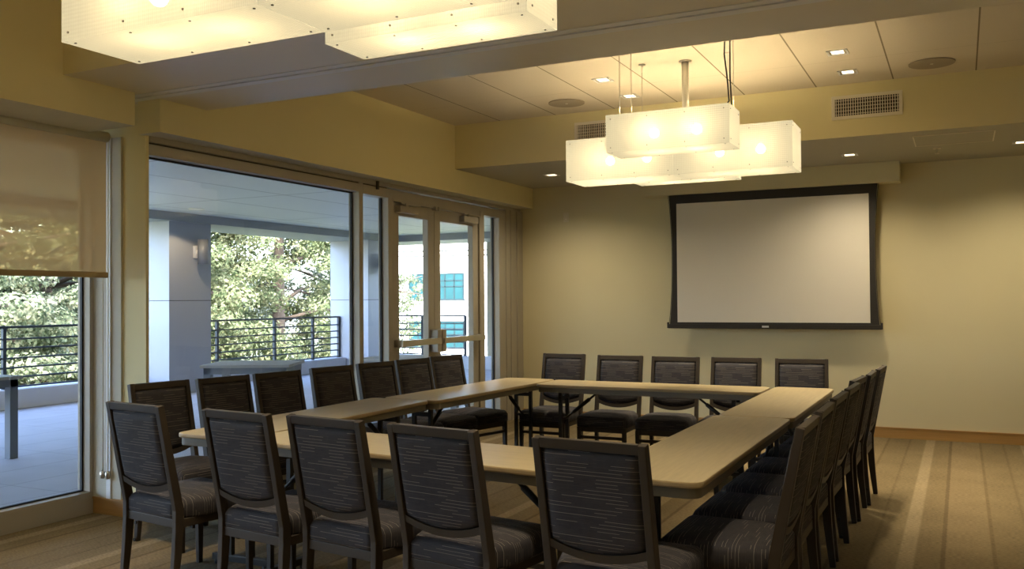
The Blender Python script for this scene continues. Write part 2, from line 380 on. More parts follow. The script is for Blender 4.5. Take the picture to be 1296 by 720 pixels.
# ------------------------------------------------------------------ glazing
def pane(name, x, y0, y1, z0, z1, parent): return boxobj(name, (x - .003, x + .003, y0, y1, z0, z1), GLASS, parent)
w1 = bpy.data.objects.new('window_1', None); COL.objects.link(w1); w1['kind'] = 'structure'
bm = B(); add_box(bm, -5.42, -5.30, YB, 4.285, -.02, .145); add_box(bm, -5.42, -5.30, 4.240, 4.285, .145, 2.54); add_box(bm, -5.42, -5.30, YB, 4.240, 2.46, 2.54)
add_box(bm, -5.42, -5.30, .90, .96, .145, 2.46)
obj('window_frame', bm, ALU, w1, .003)
bm = B(); add_box(bm, -5.385, -5.365, YB, 4.24, .145, .155); add_box(bm, -5.385, -5.365, 4.228, 4.24, .145, 2.46); obj('gasket', bm, GASK, w1)
pane('pane', -5.375, YB, .9, .15, 2.46, w1); pane('pane', -5.375, .96, 4.235, .15, 2.46, w1)

XF, XB, XP = XG, XG - .115, XG - .085    # frame face, frame back, glass plane
ZH = 2.405
w2 = bpy.data.objects.new('window_2', None); COL.objects.link(w2); w2['kind'] = 'structure'
bm = B(); add_box(bm, XB, XF, 4.311, 6.655, ZH, 2.478); add_box(bm, XB, XF - .012, 4.311, 6.655, 2.478, 2.492, 1); add_box(bm, XB, XF + .01, 4.311, YW, 2.492, 2.532)
add_box(bm, XB, XF, 4.311, 6.655, -.02, .12); add_box(bm, XB, XF, 6.655, 6.715, -.02, 2.492)
obj('window_frame', bm, [ALU, ALUD], w2, .002)
bm = B(); add_box(bm, XP - .008, XP + .012, 4.311, 6.655, ZH - .012, ZH); add_box(bm, XP - .008, XP + .012, 6.64, 6.655, .12, ZH); obj('gasket', bm, GASK, w2)
pane('pane', XP, 4.311, 6.65, .12, ZH, w2)
w3 = bpy.data.objects.new('window_3', None); COL.objects.link(w3); w3['kind'] = 'structure'
bm = B(); add_box(bm, XB, XF, 6.717, 7.115, ZH - .01, 2.478); add_box(bm, XB, XF - .012, 6.717, 7.115, 2.478, 2.491, 1); add_box(bm, XB, XF, 6.717, 7.115, -.02, .12); add_box(bm, XB, XF, 7.115, 7.175, -.02, 2.478)
obj('window_frame', bm, [ALU, ALUD], w3, .002)
boxobj('gasket', (XP - .008, XP + .012, 7.10, 7.115, .12, ZH - .01), GASK, w3)
pane('pane', XP, 6.717, 7.11, .12, ZH - .01, w3)
w4 = bpy.data.objects.new('window_4', None); COL.objects.link(w4); w4['kind'] = 'structure'
bm = B(); add_box(bm, XB, XF, 9.02, 9.40, ZH - .02, 2.478); add_box(bm, XB, XF, 9.02, 9.40, -.02, .12); add_box(bm, XB, XF, 8.945, 9.03, -.02, 2.478); add_box(bm, XB, XF, 9.395, 9.56, -.02, 2.478)
add_box(bm, XB, XF + .012, 9.56, 9.66, -.02, 2.492); add_box(bm, XB, XF + .024, 9.66, 9.80, -.02, 2.492); add_box(bm, XB, XF + .04, 9.80, 9.945, -.02, 2.492)
obj('window_frame', bm, ALU, w4, .002)
boxobj('gasket', (XP - .008, XP + .012, 9.382, 9.395, .12, ZH - .02), GASK, w4)
pane('pane', XP, 9.03, 9.39, .12, ZH - .02, w4)
def door(n, y0, y1, hinge):
    d = bpy.data.objects.new('door_%d' % n, None); COL.objects.link(d); d['kind'] = 'structure'
    g0 = y0 + .12; g1 = y1 - .12; zt = 2.245; zb = .26
    bm = B(); add_box(bm, XB + .03, XF - .02, y0 + .003, g0, .01, 2.365); add_box(bm, XB + .03, XF - .02, g1, y1 - .003, .01, 2.365)
    add_box(bm, XB + .03, XF - .02, g0, g1, zt, 2.365); add_box(bm, XB + .03, XF - .02, g0, g1, .01, zb)
    obj('door_leaf', bm, ALU, d, .002)
    pane('pane', XP, g0, g1, zb, zt, d)
    # panic bar along the leaf
    inner = y1 if hinge < 0 else y0
    s = -1 if hinge < 0 else 1
    bm = B(); add_box(bm, XF + .035, XF + .085, y0 + .03, y1 - .03, .985, 1.045); add_box(bm, XF - .02, XF + .04, y0 + .03, y0 + .09, .98, 1.05); add_box(bm, XF - .02, XF + .04, y1 - .09, y1 - .03, .98, 1.05)
    obj('push_bar', bm, METAL, d, .006)
    bm = B(); add_box(bm, XF - .02, XF + .07, *sorted((inner + s * .012, inner + s * .085)), .90, 1.13)
    obj('latch_case', bm, ALU, d, .006)
    bm = B(); ch = (y0 + .06, y0 + .38) if hinge < 0 else (y1 - .42, y1 - .10)
    add_box(bm, XF - .02, XF + .045, ch[0], ch[1], 2.268, 2.335); obj('door_closer', bm, ALU, d, .008)
    bm = B(); add_box(bm, XF, XF + .02, ch[0] + .05, ch[1] + .08, 2.352, 2.366); add_box(bm, XF + .01, XF + .03, ch[0] + .12, ch[0] + .16, 2.33, 2.365); obj('closer_arm', bm, METAL, d)
    return d
door(1, 7.20, 7.975, -1); door(2, 7.975, 8.915, 1)
bm = B(); add_box(bm, XB, XF, 7.175, 7.198, -.02, 2.44); add_box(bm, XB, XF, 8.917, 8.944, -.02, 2.44); add_box(bm, XB, XF, 7.175, 8.944, 2.37, 2.478); add_box(bm, XF - .02, XF + .03, 7.93, 7.96, 2.345, 2.385); add_box(bm, XF - .02, XF + .03, 7.99, 8.02, 2.345, 2.385)
struct('trim_4', bm, ALU)
# exposed roller shade guide bracket in the header over the big window
bm = B(); add_box(bm, XF + .011, XF + .03, 6.90, 6.925, 2.45, 2.527); struct('trim_5', bm, ALUD)

# roller shade on the first window
rs = thing('roller_shade', 'tan mesh roller shade pulled half down over the window', 'window shade', (-5.1, 4.19, 1.60))
def rel(bm, o):
    bmesh.ops.translate(bm, verts=bm.verts, vec=-Vector(o.location))
bm = B(); add_box(bm, -5.102, -5.1, YB + .02, 4.205, 1.625, 2.52); rel(bm, rs); obj('shade_cloth', bm, SHADE, rs)
bm = B(); add_box(bm, -5.112, -5.09, YB + .02, 4.215, 1.59, 1.628); rel(bm, rs); obj('hem_bar', bm, plain('tan_hem_bar', (.40, .31, .17), .6), rs, .006)
bm = B(); add_tube(bm, [(-5.10, YB + .02, 2.53), (-5.10, 4.21, 2.53)], .035, 14); rel(bm, rs); obj('roller_tube', bm, JAMB, rs)
for k, x in enumerate((-5.185, -5.135)):
    bm = B(); add_tube(bm, [(x, 4.25, .30), (x, 4.25, 2.52)], .0035, 6); rel(bm, rs); c = obj('pull_cord', bm, PLATE, rs)
    bm = B(); add_tube(bm, [(x, 4.247, .245), (x, 4.247, .26), (x, 4.247, .285), (x, 4.247, .30)], [.010, .017, .017, .006], 10); rel(bm, rs); obj('cord_weight', bm, METAL, c)

# ------------------------------------------------------------------ far wall: screen, housing, plate, soffit fittings
sbox('trim_6', (-3.17, -.53, 9.72, YW + .01, 2.572, 2.775), WALL)
sc = thing('projection_screen', 'white projection screen with black border hanging on the far wall', 'screen', (-1.82, 9.80, 1.10))
def sx(x): return x + 1.82
YS = 0.0
bm = B()
nz = 14
def edge(z):            # half-width of the black masking, drawn in towards the middle by the tensioned sides
    t = (z - 1.09) / (2.60 - 1.09); return 1.088 - .040 * (1 - (2 * t - 1) ** 2) - .004 * t
ZI0, ZI1, WI = 1.165, 2.475, .995
rows = [1.135] + [1.165] + [1.165 + (2.475 - 1.165) * k / nz for k in range(1, nz)] + [2.475, 2.62]
pv = None; bmf = B()
def cell(bm, q, mi=0):
    f = bm.faces.new([bm.verts.new(p) for p in q]); f.material_index = mi
for z0, z1 in zip(rows, rows[1:]):
    inside = z0 >= ZI0 - 1e-6 and z1 <= ZI1 + 1e-6
    e0, e1 = edge(z0), edge(z1)
    for y in (-.004, .004):
        if inside:
            cell(bm, ((-e0, y, z0 - 1.1), (-WI, y, z0 - 1.1), (-WI, y, z1 - 1.1), (-e1, y, z1 - 1.1)))
            cell(bm, ((WI, y, z0 - 1.1), (e0, y, z0 - 1.1), (e1, y, z1 - 1.1), (WI, y, z1 - 1.1)))
        else:
            cell(bm, ((-e0, y, z0 - 1.1), (e0, y, z0 - 1.1), (e1, y, z1 - 1.1), (-e1, y, z1 - 1.1)))
    for s in (-1, 1):
        cell(bm, ((s * e0, -.004, z0 - 1.1), (s * e0, .004, z0 - 1.1), (s * e1, .004, z1 - 1.1), (s * e1, -.004, z1 - 1.1)))
bmesh.ops.remove_doubles(bm, verts=bm.verts, dist=1e-4)
obj('black_border', bm, SCRB, sc)
bm = B(); add_box(bm, -WI, WI, -.0035, .0035, ZI0 - 1.1, ZI1 - 1.1); obj('screen_surface', bm, SCRW, sc)
bm = B(); add_box(bm, -1.10, 1.10, -.022, .022, -.003, .045); add_box(bm, -1.112, -1.095, -.016, .016, .0, .065); add_box(bm, 1.095, 1.112, -.016, .016, .0, .065); obj('weight_bar', bm, SCRB, sc, .004)
bm = B(); add_box(bm, -.075, -.005, -.026, -.02, .012, .032); obj('maker_badge', bm, plain('silver_badge', (.6, .6, .6), .4), sc)
for s in (-1, 1):
    bm = B(); add_tube(bm, [(s * (edge(1.14 + 1.46 * k / 12) + .010 - (.0 if k in (0, 12) else .004)), 0, .04 + 1.46 * k / 12) for k in range(13)], .003, 6); obj('tension_cord', bm, BLACK, sc)

tp = thing('wall_sensor', 'small cream sensor plate on the far wall beside the glass doors', 'wall plate', (-4.20, YW, 2.40))
boxobj('plate', (-.032, .032, -.012, 0, -.055, .055), PLATE, tp, .003)
bm = B(); add_disc(bm, (0, -.018, -.02), .008, .008, 12, 0, 'y'); obj('sensor_eye', bm, WHITEP, tp)

# ------------------------------------------------------------------ ceiling fittings
def downlight(loc, label, group, w=.145, power=18, spread=1.5):
    t = thing('downlight', label, 'ceiling light', loc, 0, group)
    h = w / 2
    bm = B()
    for a in ((-h, h, -h, -h + .012), (-h, h, h - .012, h), (-h, -h + .012, -h, h), (h - .012, h, -h, h)): add_box(bm, a[0], a[1], a[2], a[3], -.006, .002)
    obj('trim_ring', bm, GREYST, t, 0)
    bm = B(); i0, i1 = h - .012, h - .03
    lo = [bm.verts.new((sx_ * i0, sy_ * i0, -.002)) for sx_, sy_ in ((-1, -1), (1, -1), (1, 1), (-1, 1))]; hi = [bm.verts.new((sx_ * i1, sy_ * i1, -.0008)) for sx_, sy_ in ((-1, -1), (1, -1), (1, 1), (-1, 1))]
    for k in range(4): bm.faces.new((lo[k], lo[(k + 1) % 4], hi[(k + 1) % 4], hi[k]))
    obj('reflector', bm, METAL, t)
    boxobj('lens', (-i1, i1, -i1, i1, -.0025, .001), DLGLOW, t)
    if power:
        l = bpy.data.lights.new('downlight_lamp', 'SPOT'); l.energy = power; l.color = (1, .83, .56); l.spot_size = spread; l.spot_blend = 1.0; l.shadow_soft_size = .07
        lo_ = bpy.data.objects.new('downlight_lamp', l); COL.objects.link(lo_); lo_.location = (loc[0], loc[1], loc[2] - .03)
    return t
GC = 'square downlights in the panelled ceiling'; GS = 'square downlights in the low soffit'
DP = 84
downlight((-2.604, 6.959, ZC), 'square ceiling downlight above the round speaker end, closer to the beam', GC, power=DP)
downlight((-2.603, 7.628, ZC), 'square ceiling downlight by the small vent, closer to the soffit', GC, power=DP)
downlight((-.787, 6.988, ZC), 'square ceiling downlight above the big vent, closer to the beam', GC, power=DP)
downlight((-.785, 7.64, ZC), 'square ceiling downlight directly above the big vent', GC, power=DP)
downlight((-3.947, 8.945, 2.772), 'square soffit downlight over the corner by the glass doors', GS, power=38, spread=2.6)
downlight((-.928, 9.073, 2.772), 'square soffit downlight just in front of the screen housing', GS, power=38, spread=2.6)
downlight((.493, 9.075, 2.772), 'square soffit downlight past the access hatch at the picture edge', GS, power=38, spread=2.6)
for x in (-3.85, -2.604, -.787, 1.03):  # out-of-view downlights, added only to light the near bay
    for y in (1.2, 2.85): downlight((x, y, ZC), 'unseen square downlight added to light the bay over the viewer', 'added unseen downlights over the viewer', power=DP, spread=1.45 if x < -3 else 1.5)
for y in (6.959, 7.628): downlight((1.03, y, ZC), 'unseen square downlight added past the last panel joint', 'added unseen downlights to the right', power=DP)  # out-of-view pair, added only to light the room
def speaker(loc, label):
    t = thing('ceiling_speaker', label, 'speaker', loc, 0, 'round ceiling speakers')
    bm = B(); add_disc(bm, (0, 0, -.008), .165, .008, 40); obj('grille', bm, SPKM, t)
    bm = B(); add_disc(bm, (0, 0, -.011), .012, .004, 14); obj('centre_cap', bm, METAL, t)
speaker((-3.204, 7.614, ZC), 'round grey ceiling speaker over the glass door side')
speaker((-.178, 7.65, ZC), 'round grey ceiling speaker near the big vent at the picture edge')
def vent(x0, x1, z0, z1, label, n):
    t = thing('air_vent', label, 'vent', ((x0 + x1) / 2, 8.067, (z0 + z1) / 2), 0, 'wall vents in the soffit face')
    w, h = (x1 - x0) / 2, (z1 - z0) / 2; b = .028
    bm = B()
    for a in ((-w, w, -h, -h + b), (-w, w, h - b, h), (-w, -w + b, -h + b, h - b), (w - b, w, -h + b, h - b)): add_box(bm, a[0], a[1], -.012, .001, a[2], a[3])
    obj('vent_frame', bm, WHITEP, t, .002)
    boxobj('duct_back', (-w + b, w - b, -.0015, .0, -h + b, h - b), VENTD, t)
    for k in range(n):
        x = -w + b + (2 * w - 2 * b) * (k + .5) / n
        boxobj('louver', (x - .003, x + .003, -.011, -.002, -h + b, h - b), WHITEP, t)
    for k in range(5):
        z = -h + b + (2 * h - 2 * b) * (k + .5) / 5
        boxobj('rear_louver', (-w + b, w - b, -.004, -.002, z - .002, z + .002), WHITEP, t)
vent(-.962, -.408, 2.922, 3.122, 'white wall vent on the soffit face above the projection screen', 26)
vent(-3.31, -2.76, 2.922, 3.122, 'white wall vent on the soffit face partly behind the hanging lamp', 26)
t = thing('ceiling_access_hatch', 'flush square access hatch in the soffit above the far wall', 'hatch', (-.04, 8.58, 2.772))
bm = B(); add_box(bm, -.30, .30, -.27, .27, -.004, .02); obj('hatch_panel', bm, SOFU, t)
bm = B()
for a in ((-.31, .31, -.28, -.27), (-.31, .31, .27, .28), (-.31, -.30, -.27, .27), (.30, .31, -.27, .27)): add_box(bm, a[0], a[1], a[2], a[3], -.006, 0)
obj('hatch_rim', bm, BEAM, t)
t = thing('ceiling_sprinkler', 'small sprinkler head poking from the soffit near the access hatch', 'sprinkler', (-.178, 9.081, 2.772))
bm = B(); add_disc(bm, (0, 0, -.006), .032, .02, 18); obj('escutcheon', bm, BEAM, t)
bm = B(); add_tube(bm, [(0, 0, 0), (0, 0, -.03), (0, 0, -.045)], [.008, .008, .004], 8); add_disc(bm, (0, 0, -.05), .02, .003, 12); obj('nozzle', bm, METAL, t)

# ------------------------------------------------------------------ hanging lamps made of ribbed boxes
def lamp_box(parent, x0, x1, y0, y1, z0, z1, o):
    """open-topped box of ribbed panels with screws, two bulbs inside"""
    bm = B(); uv = bm.loops.layers.uv.new('UVMap')
    th = .006
    def slab(d, ax):
        vs = add_box(bm, *d)
        for v in vs: v.co -= o
    slab((x0, x1, y0, y0 + th, z0, z1), 0); slab((x0, x1, y1 - th, y1, z0, z1), 0)
    slab((x0, x0 + th, y0 + th, y1 - th, z0, z1), 1); slab((x1 - th, x1, y0 + th, y1 - th, z0, z1), 1)
    slab((x0 + th, x1 - th, y0 + th, y1 - th, z0, z0 + th), 2)
    bmesh.ops.recalc_face_normals(bm, faces=bm.faces)
    for f in bm.faces:
        n = f.normal
        for l in f.loops:
            c = l.vert.co
            l[uv].uv = (c.x, c.y) if abs(n.z) > .5 else ((c.x, c.z) if abs(n.y) > .5 else (c.y, c.z))
        m_ = f.calc_center_median() + o
        outer = (n.y < -.5 and abs(m_.y - y0) < .001) or (n.y > .5 and abs(m_.y - y1) < .001) or (n.x < -.5 and abs(m_.x - x0) < .001) or (n.x > .5 and abs(m_.x - x1) < .001) or (n.z < -.5 and abs(m_.z - z0) < .001)
        f.material_index = 0 if outer else 2
    # little screws near the corners and along the edges
    L = x1 - x0
    xs = [x0 + .035, x0 + .035 + (L - .07) / 3, x0 + .035 + 2 * (L - .07) / 3, x1 - .035]
    def screw(p, ax):
        a = Vector(p) - o; d = {'x': Vector((1, 0, 0)), 'y': Vector((0, 1, 0)), 'z': Vector((0, 0, 1))}[ax[1]] * (1 if ax[0] == '+' else -1)
        add_tube(bm, [a - d * .001, a + d * .003], .0045, 6, 1)
    for x in xs:
        for z in (z0 + .03, z1 - .03): screw((x, y0, z), '-y'); screw((x, y1, z), '+y')
        for y in (y0 + .03, y1 - .03): screw((x, y, z0), '-z')
    for y in (y0 + .04, y1 - .04):
        for z in (z0 + .03, z1 - .03): screw((x0, y, z), '-x'); screw((x1, y, z), '+x')
    b = obj('light_box', bm, [LAMPP, plain('dark_screw', (.12, .09, .05), .4) if 'dark_screw' not in bpy.data.materials else bpy.data.materials['dark_screw'], CLEAR], parent)
    for t in (.36, .71):
        c = Vector((x0 + L * t, y0 + (y1 - y0) * .42, (z0 + z1) / 2 + .0)) - o
        bm = B(); bmesh.ops.create_uvsphere(bm, u_segments=14, v_segments=10, radius=.034, matrix=Matrix.Translation(c)); obj('bulb', bm, BULB, b, 0, True)
        bm = B(); add_tube(bm, [c + Vector((0, 0, .03)), c + Vector((0, 0, .075))], .017, 10); obj('bulb_socket', bm, WHITEP, b)
    return b
def pendant(label, boxes, stem, zceil, hooks, cords):
    t = thing('pendant_lamp', label, 'hanging lamp', (stem[0], stem[1], zceil), 0, 'hanging lamps of ribbed glowing boxes')
    o = Vector(t.location)
    for b in boxes: lamp_box(t, *b, o)
    bm = B(); add_tube(bm, [(0, 0, -.005), (0, 0, stem[2] - zceil)], .026, 16); obj('stem', bm, WHITEP, t)
    bm = B(); add_tube(bm, [(0, 0, 0), (0, 0, -.012)], .048, 22); obj('canopy', bm, METAL, t)
    for x, y, z in hooks:
        bm = B(); add_tube(bm, [(x - o.x, y - o.y, -.03), (x - o.x, y - o.y, z - o.z)], .0022, 6); c = obj('hanger_wire', bm, METAL, t)
        bm = B(); add_tube(bm, [(x - o.x, y - o.y, 0), (x - o.x, y - o.y, -.006), (x - o.x, y - o.y, -.008), (x - o.x, y - o.y, -.06)], [.026, .026, .006, .005], 10); obj('ceiling_hook', bm, METAL, c)
    for cd in cords:
        bm = B(); add_tube(bm, [Vector(p) - o for p in cd], .0055, 6); obj('power_cord', bm, BLACK, t)
    return t
farb = [(-2.18, -1.33, 5.87, 6.18, 2.432, 2.69), (-2.775, -1.915, 6.575, 6.965, 2.352, 2.675), (-1.911, -1.05, 6.575, 6.965, 2.352, 2.675), (-2.465, -1.61, 7.25, 7.52, 2.40, 2.66)]
pendant('hanging lamp of four glowing boxes in front of the projection screen', farb, (-1.845, 6.70, 2.69), ZC,
        [(-2.08, 5.88, 2.66), (-2.08, 6.13, 2.66), (-1.32 - .03, 6.10, 2.66), (-2.17, 6.65, 2.65), (-1.51, 6.63, 2.65)],
        [[(-1.385, 6.02, ZC), (-1.392, 6.02, 3.05), (-1.375, 6.04, 2.85), (-1.37, 6.05, 2.74), (-1.45, 6.05, 2.66)], [(-1.355, 6.03, ZC), (-1.358, 6.03, 2.9), (-1.352, 6.03, 2.75), (-1.35, 6.04, 2.66)]])
nb = [(-2.86, -1.96, 2.17, 2.51, 2.352, 2.66), (-1.956, -1.05, 2.17, 2.51, 2.352, 2.66), (-2.215, -1.34, 2.84, 3.10, 2.428, 2.68), (-2.5, -1.64, 1.45, 1.75, 2.40, 2.66)]
pendant('hanging lamp of glowing boxes cut off by the top of the picture', nb, (-1.93, 2.30, 2.66), ZC,
        [(-2.1, 2.25, 2.65), (-1.5, 2.25, 2.65), (-2.1, 2.97, 2.66), (-1.45, 2.97, 2.66)], [[(-1.45, 2.95, ZC), (-1.45, 2.95, 2.66)]])

# ------------------------------------------------------------------ tables
def rrect(w, h, r, n=6):
    p = []
    for cx, cy, a0 in ((w - r, h - r, 0), (-w + r, h - r, 90), (-w + r, -h + r, 180), (w - r, -h + r, 270)):
        for k in range(n + 1):
            a = math.radians(a0 + 90 * k / n); p.append((cx + r * math.cos(a), cy + r * math.sin(a)))
    return p
def table(cx, cy, L, W, rz, label, inset=(.16, .16), ly=0):
    """folding table, long side along local x"""
    t = thing('folding_table', label, 'table', (cx, cy, 0), rz, 'narrow folding tables of the hollow square')
    bm = B(); add_prism(bm, rrect(L / 2, W / 2, .055), .712, .737)
    o = obj('tabletop', bm, [LAMIN, BEVEL], t, .007)
    for p in o.data.polygons:
        if p.normal.z < .95: p.material_index = 1
    bm = B(); add_prism(bm, rrect(L / 2 - .012, W / 2 - .012, .05), .672, .712); obj('apron', bm, APRON, t, .003)
    for s, ins in zip((-1, 1), inset):
        xe = s * (L / 2 - ins)
        bm = B()
        for sy in (-1, 1): add_box(bm, xe - .014, xe + .014, sy * .07 - .0125, sy * .07 + .0125, .055, .672)
        add_box(bm, xe - .013, xe + .013, -.07, .07, .60, .63)
        bmesh.ops.translate(bm, verts=bm.verts, vec=(0, ly, 0)); lg = obj('leg', bm, BLACK, t)
        bm = B(); add_box(bm, xe - .018, xe + .018, -.19, .19, .022, .058); bmesh.ops.translate(bm, verts=bm.verts, vec=(0, ly, 0)); obj('foot_bar', bm, BLACK, lg, .004)
        for sy in (-1, 1):
            bm = B(); add_disc(bm, (xe, sy * .165 + ly, 0), .018, .024, 12); obj('foot_glide', bm, RUBBER, lg)
        bm = B(); a = Vector((xe - s * .012, 0, .44)); b = Vector((xe - s * .31, 0, .672))
        add_tube(bm, [a, b], .009, 8); m_ = a.lerp(b, .25); n_ = a.lerp(b, .72); add_tube(bm, [m_, n_], .016, 8); add_box(bm, xe - .012, xe + .012, -.07, .07, .43, .45)
        bmesh.ops.translate(bm, verts=bm.verts, vec=(0, ly, 0)); obj('brace', bm, BLACK, lg)
    return t
H = PI / 2
table(-1.094, 4.325, 2.00, .44, H, 'folding table whose rounded corner faces us beside the dark chair row', (.225, .215), .09)
table(-1.082, 6.275, 1.87, .435, H, 'folding table on the carpet side reaching the chairs below the screen', (.29, .60))
table(-2.225, 6.935, 1.80, .455, 0, 'folding table facing us at the far end, parallel to the screen wall', (.16, .22))
table(-3.42, 6.275, 1.84, .47, H - .045, 'folding table on the glass side in front of the double doors')
table(-3.505, 4.425, 1.85, .475, H + .02, 'folding table on the glass side with its end poking out past the front chairs', (.24, .16))
table(-2.315, 3.625, 1.86, .50, -.09, 'folding table in front, seen between the backs of the front chairs', (.05, .11))

# ------------------------------------------------------------------ chairs
def uvbox(bm, f, uv, mode):
    n = f.normal
    for l in f.loops:
        c = l.vert.co
        if mode == 'back': l[uv].uv = (c.x, c.z)
        elif abs(n.z) > .6: l[uv].uv = (c.x, c.y)
        elif abs(n.y) > abs(n.x): l[uv].uv = (c.x, c.z + .31)
        else: l[uv].uv = (c.z, c.y)
def yb(z): return -.212 - .103 * max(0, (z - .42)) / .51
def make_chair(name):
    t = thing(name, 'x', 'chair')
    HW = .204    # post centre offset
    for s in (-1, 1):
        x = s * HW
        bm = B(); zs = [0.0, .10, .22, .34, .42, .50, .60, .75, .93]
        ys = [-.243, -.232, -.220, -.2125, -.2125, yb(.50), yb(.60), yb(.75), yb(.93)]
        add_sweep(bm, [(x * (1.0 if z > .3 else 1.0), y, z) for z, y in zip(zs, ys)], [.028, .030, .031, .031, .031, .031, .031, .031, .030], [.030, .036, .042, .046, .046, .044, .042, .038, .034])
        p = obj('rear_leg', bm, FRAMEB, t, .004)
        for z, y in ((.012, -.243), (.115, -.231)):
            bm = B(); add_disc(bm, (x + s * .012 - (.012 if s < 0 else 0), y, z), .010, .012, 10, 0, 'x'); obj('bumper', bm, RUBBER, p, 0)
        bm = B(); add_sweep(bm, [(s * .207, .215, 0), (s * .207, .213, .2), (s * .207, .210, .37)], [.026, .032, .036], [.026, .032, .036]); obj('front_leg', bm, FRAMEB, t, .004)
    # rails under the seat
    bm = B(); add_box(bm, -.19, .19, .196, .224, .330, .372); add_box(bm, -.19, .19, -.225, -.200, .330, .372)
    for s in (-1, 1):
        add_box(bm, *sorted((s * .195, s * .218)), -.21, .20, .330, .372)
    obj('seat_frame', bm, FRAMEB, t, .003)
    bm = B(); add_box(bm, -.20, .20, .205, .222, .272, .296); obj('stretcher', bm, FRAMEB, t, .002)
    # top rail and bowed lower rail
    bm = B(); vs = add_box(bm, -.19, .19, -.0165, .0165, .893, .930)
    for v in vs: v.co.y += yb(v.co.z)
    obj('top_rail', bm, FRAMEB, t, .003)
    def bow(x): return .517 + .036 * (x / .187) ** 2
    bm = B(); n = 14; rg = []
    for k in range(n + 1):
        x = -.188 + .376 * k / n; z1 = bow(x); z0 = z1 - .030
        rg.append([bm.verts.new((x, yb(z) + dy, z)) for z, dy in ((z0, -.017), (z0, .017), (z1, .017), (z1, -.017))])
    for a, b in zip(rg, rg[1:]):
        for k in range(4): bm.faces.new((a[k], a[(k + 1) % 4], b[(k + 1) % 4], b[k]))
    bm.faces.new(rg[0]); bm.faces.new(list(reversed(rg[-1])))
    obj('lower_rail', bm, FRAMEB, t, 0)
    # back cushion: padded both sides
    bm = B(); uv = bm.loops.layers.uv.new('UVMap'); nx, nzz = 18, 16
    W = .188
    grids = []
    for side in (-1, 1):
        g = []
        for j in range(nzz + 1):
            row = []
            for i in range(nx + 1):
                u, v = 2 * i / nx - 1, 2 * j / nzz - 1
                x = W * u; zb = bow(x); z = zb + (.893 - zb) * (v + 1) / 2
                d = (1 - abs(u) ** 8) ** .5 * (1 - abs(v) ** 8) ** .5
                y = yb(z) + side * (.006 + (.017 if side < 0 else .026) * d)
                row.append(bm.verts.new((x, y, z)))
            g.append(row)
        grids.append(g)
        for j in range(nzz):
            for i in range(nx):
                q = (g[j][i], g[j][i + 1], g[j + 1][i + 1], g[j + 1][i]); f = bm.faces.new(q if side < 0 else tuple(reversed(q))); f.smooth = True
    a, b = grids
    for i in range(nx):
        bm.faces.new((a[0][i], b[0][i], b[0][i + 1], a[0][i + 1])); bm.faces.new((a[-1][i + 1], b[-1][i + 1], b[-1][i], a[-1][i]))
    for j in range(nzz):
        bm.faces.new((a[j + 1][0], b[j + 1][0], b[j][0], a[j][0])); bm.faces.new((a[j][-1], b[j][-1], b[j + 1][-1], a[j + 1][-1]))
    bmesh.ops.recalc_face_normals(bm, faces=bm.faces)
    for f in bm.faces: uvbox(bm, f, uv, 'back')
    obj('backrest', bm, FABRIC, t)
    # seat cushion: tapered towards the back, crowned top, rounded edges
    bm = B(); uv = bm.loops.layers.uv.new('UVMap')
    Y0, Y1 = -.222, .240
    def hw(y): return .178 + (.232 - .178) * min(1, max(0, (y - Y0) / .13)) if y < Y0 + .13 else .232 - .004 * ((y - Y0 - .13) / .33)
    nx, ny = 12, 14; top = []; prof = [(0, .372), (.004, .380), (.004, .435), (-.006, .455), (-.022, .465)]
    rings = []
    def outline(off):
        p = []
        for k in range(ny + 1): y = Y0 + (Y1 - Y0) * k / ny; p.append((hw(y) + off, min(max(y, Y0 - off), Y1 + off) if 0 < k < ny else (Y0 - off if k == 0 else Y1 + off)))
        r = [(x, y) for x, y in p]
        # round the front corners
        r[-1] = (r[-1][0] - .022, r[-1][1]); r[-2] = (r[-2][0] - .003, r[-2][1] + .008)
        front = [(r[-1][0] * (1 - 2 * k / nx), r[-1][1]) for k in range(1, nx)]
        l = [(-x, y) for x, y in reversed(r)]
        back = [(-r[0][0] * (1 - 2 * k / nx), r[0][1]) for k in range(1, nx)]
        return r + front + l + back
    for off, z in prof: rings.append([bm.verts.new((x, y, z)) for x, y in outline(off)])
    # inner crown rings
    base = outline(-.022)
    for s_, z in ((.80, .4735), (.5, .479), (.2, .481)):
        rings.append([bm.verts.new((x * s_, .01 + (y - .01) * s_, z)) for x, y in base])
    n = len(base)
    for r0, r1 in zip(rings, rings[1:]):
        for k in range(n):
            f = bm.faces.new((r0[k], r0[(k + 1) % n], r1[(k + 1) % n], r1[k])); f.smooth = True
    bm.faces.new(rings[-1]).smooth = True; bm.faces.new(list(reversed(rings[0])))
    bmesh.ops.recalc_face_normals(bm, faces=bm.faces)
    for f in bm.faces: uvbox(bm, f, uv, 'seat')
    obj('seat', bm, FABRIC, t)
    register(t)
    return t
chair0 = make_chair('banquet_chair'); used = []
TOPY = -.315 - .017      # rear top edge of the back, local y
def place(mx, my, face, label, group, sx=1.0):
    """mx,my: middle of the back's top edge on the ground plan; face: heading of the sitter in degrees (90 = +Y)"""
    a = math.radians(face - 90)
    off = Matrix.Rotation(a, 3, 'Z') @ Vector((0, TOPY, 0))
    loc = (mx - off.x, my - off.y, 0)
    if not used:
        chair0.location = loc; chair0.rotation_euler = (0, 0, a); chair0['label'] = label; chair0['group'] = group
    else: dup(chair0, loc, a, label, group).scale = (sx, 1, 1)
    used.append(1)
G1 = 'chairs with their backs to us in front'
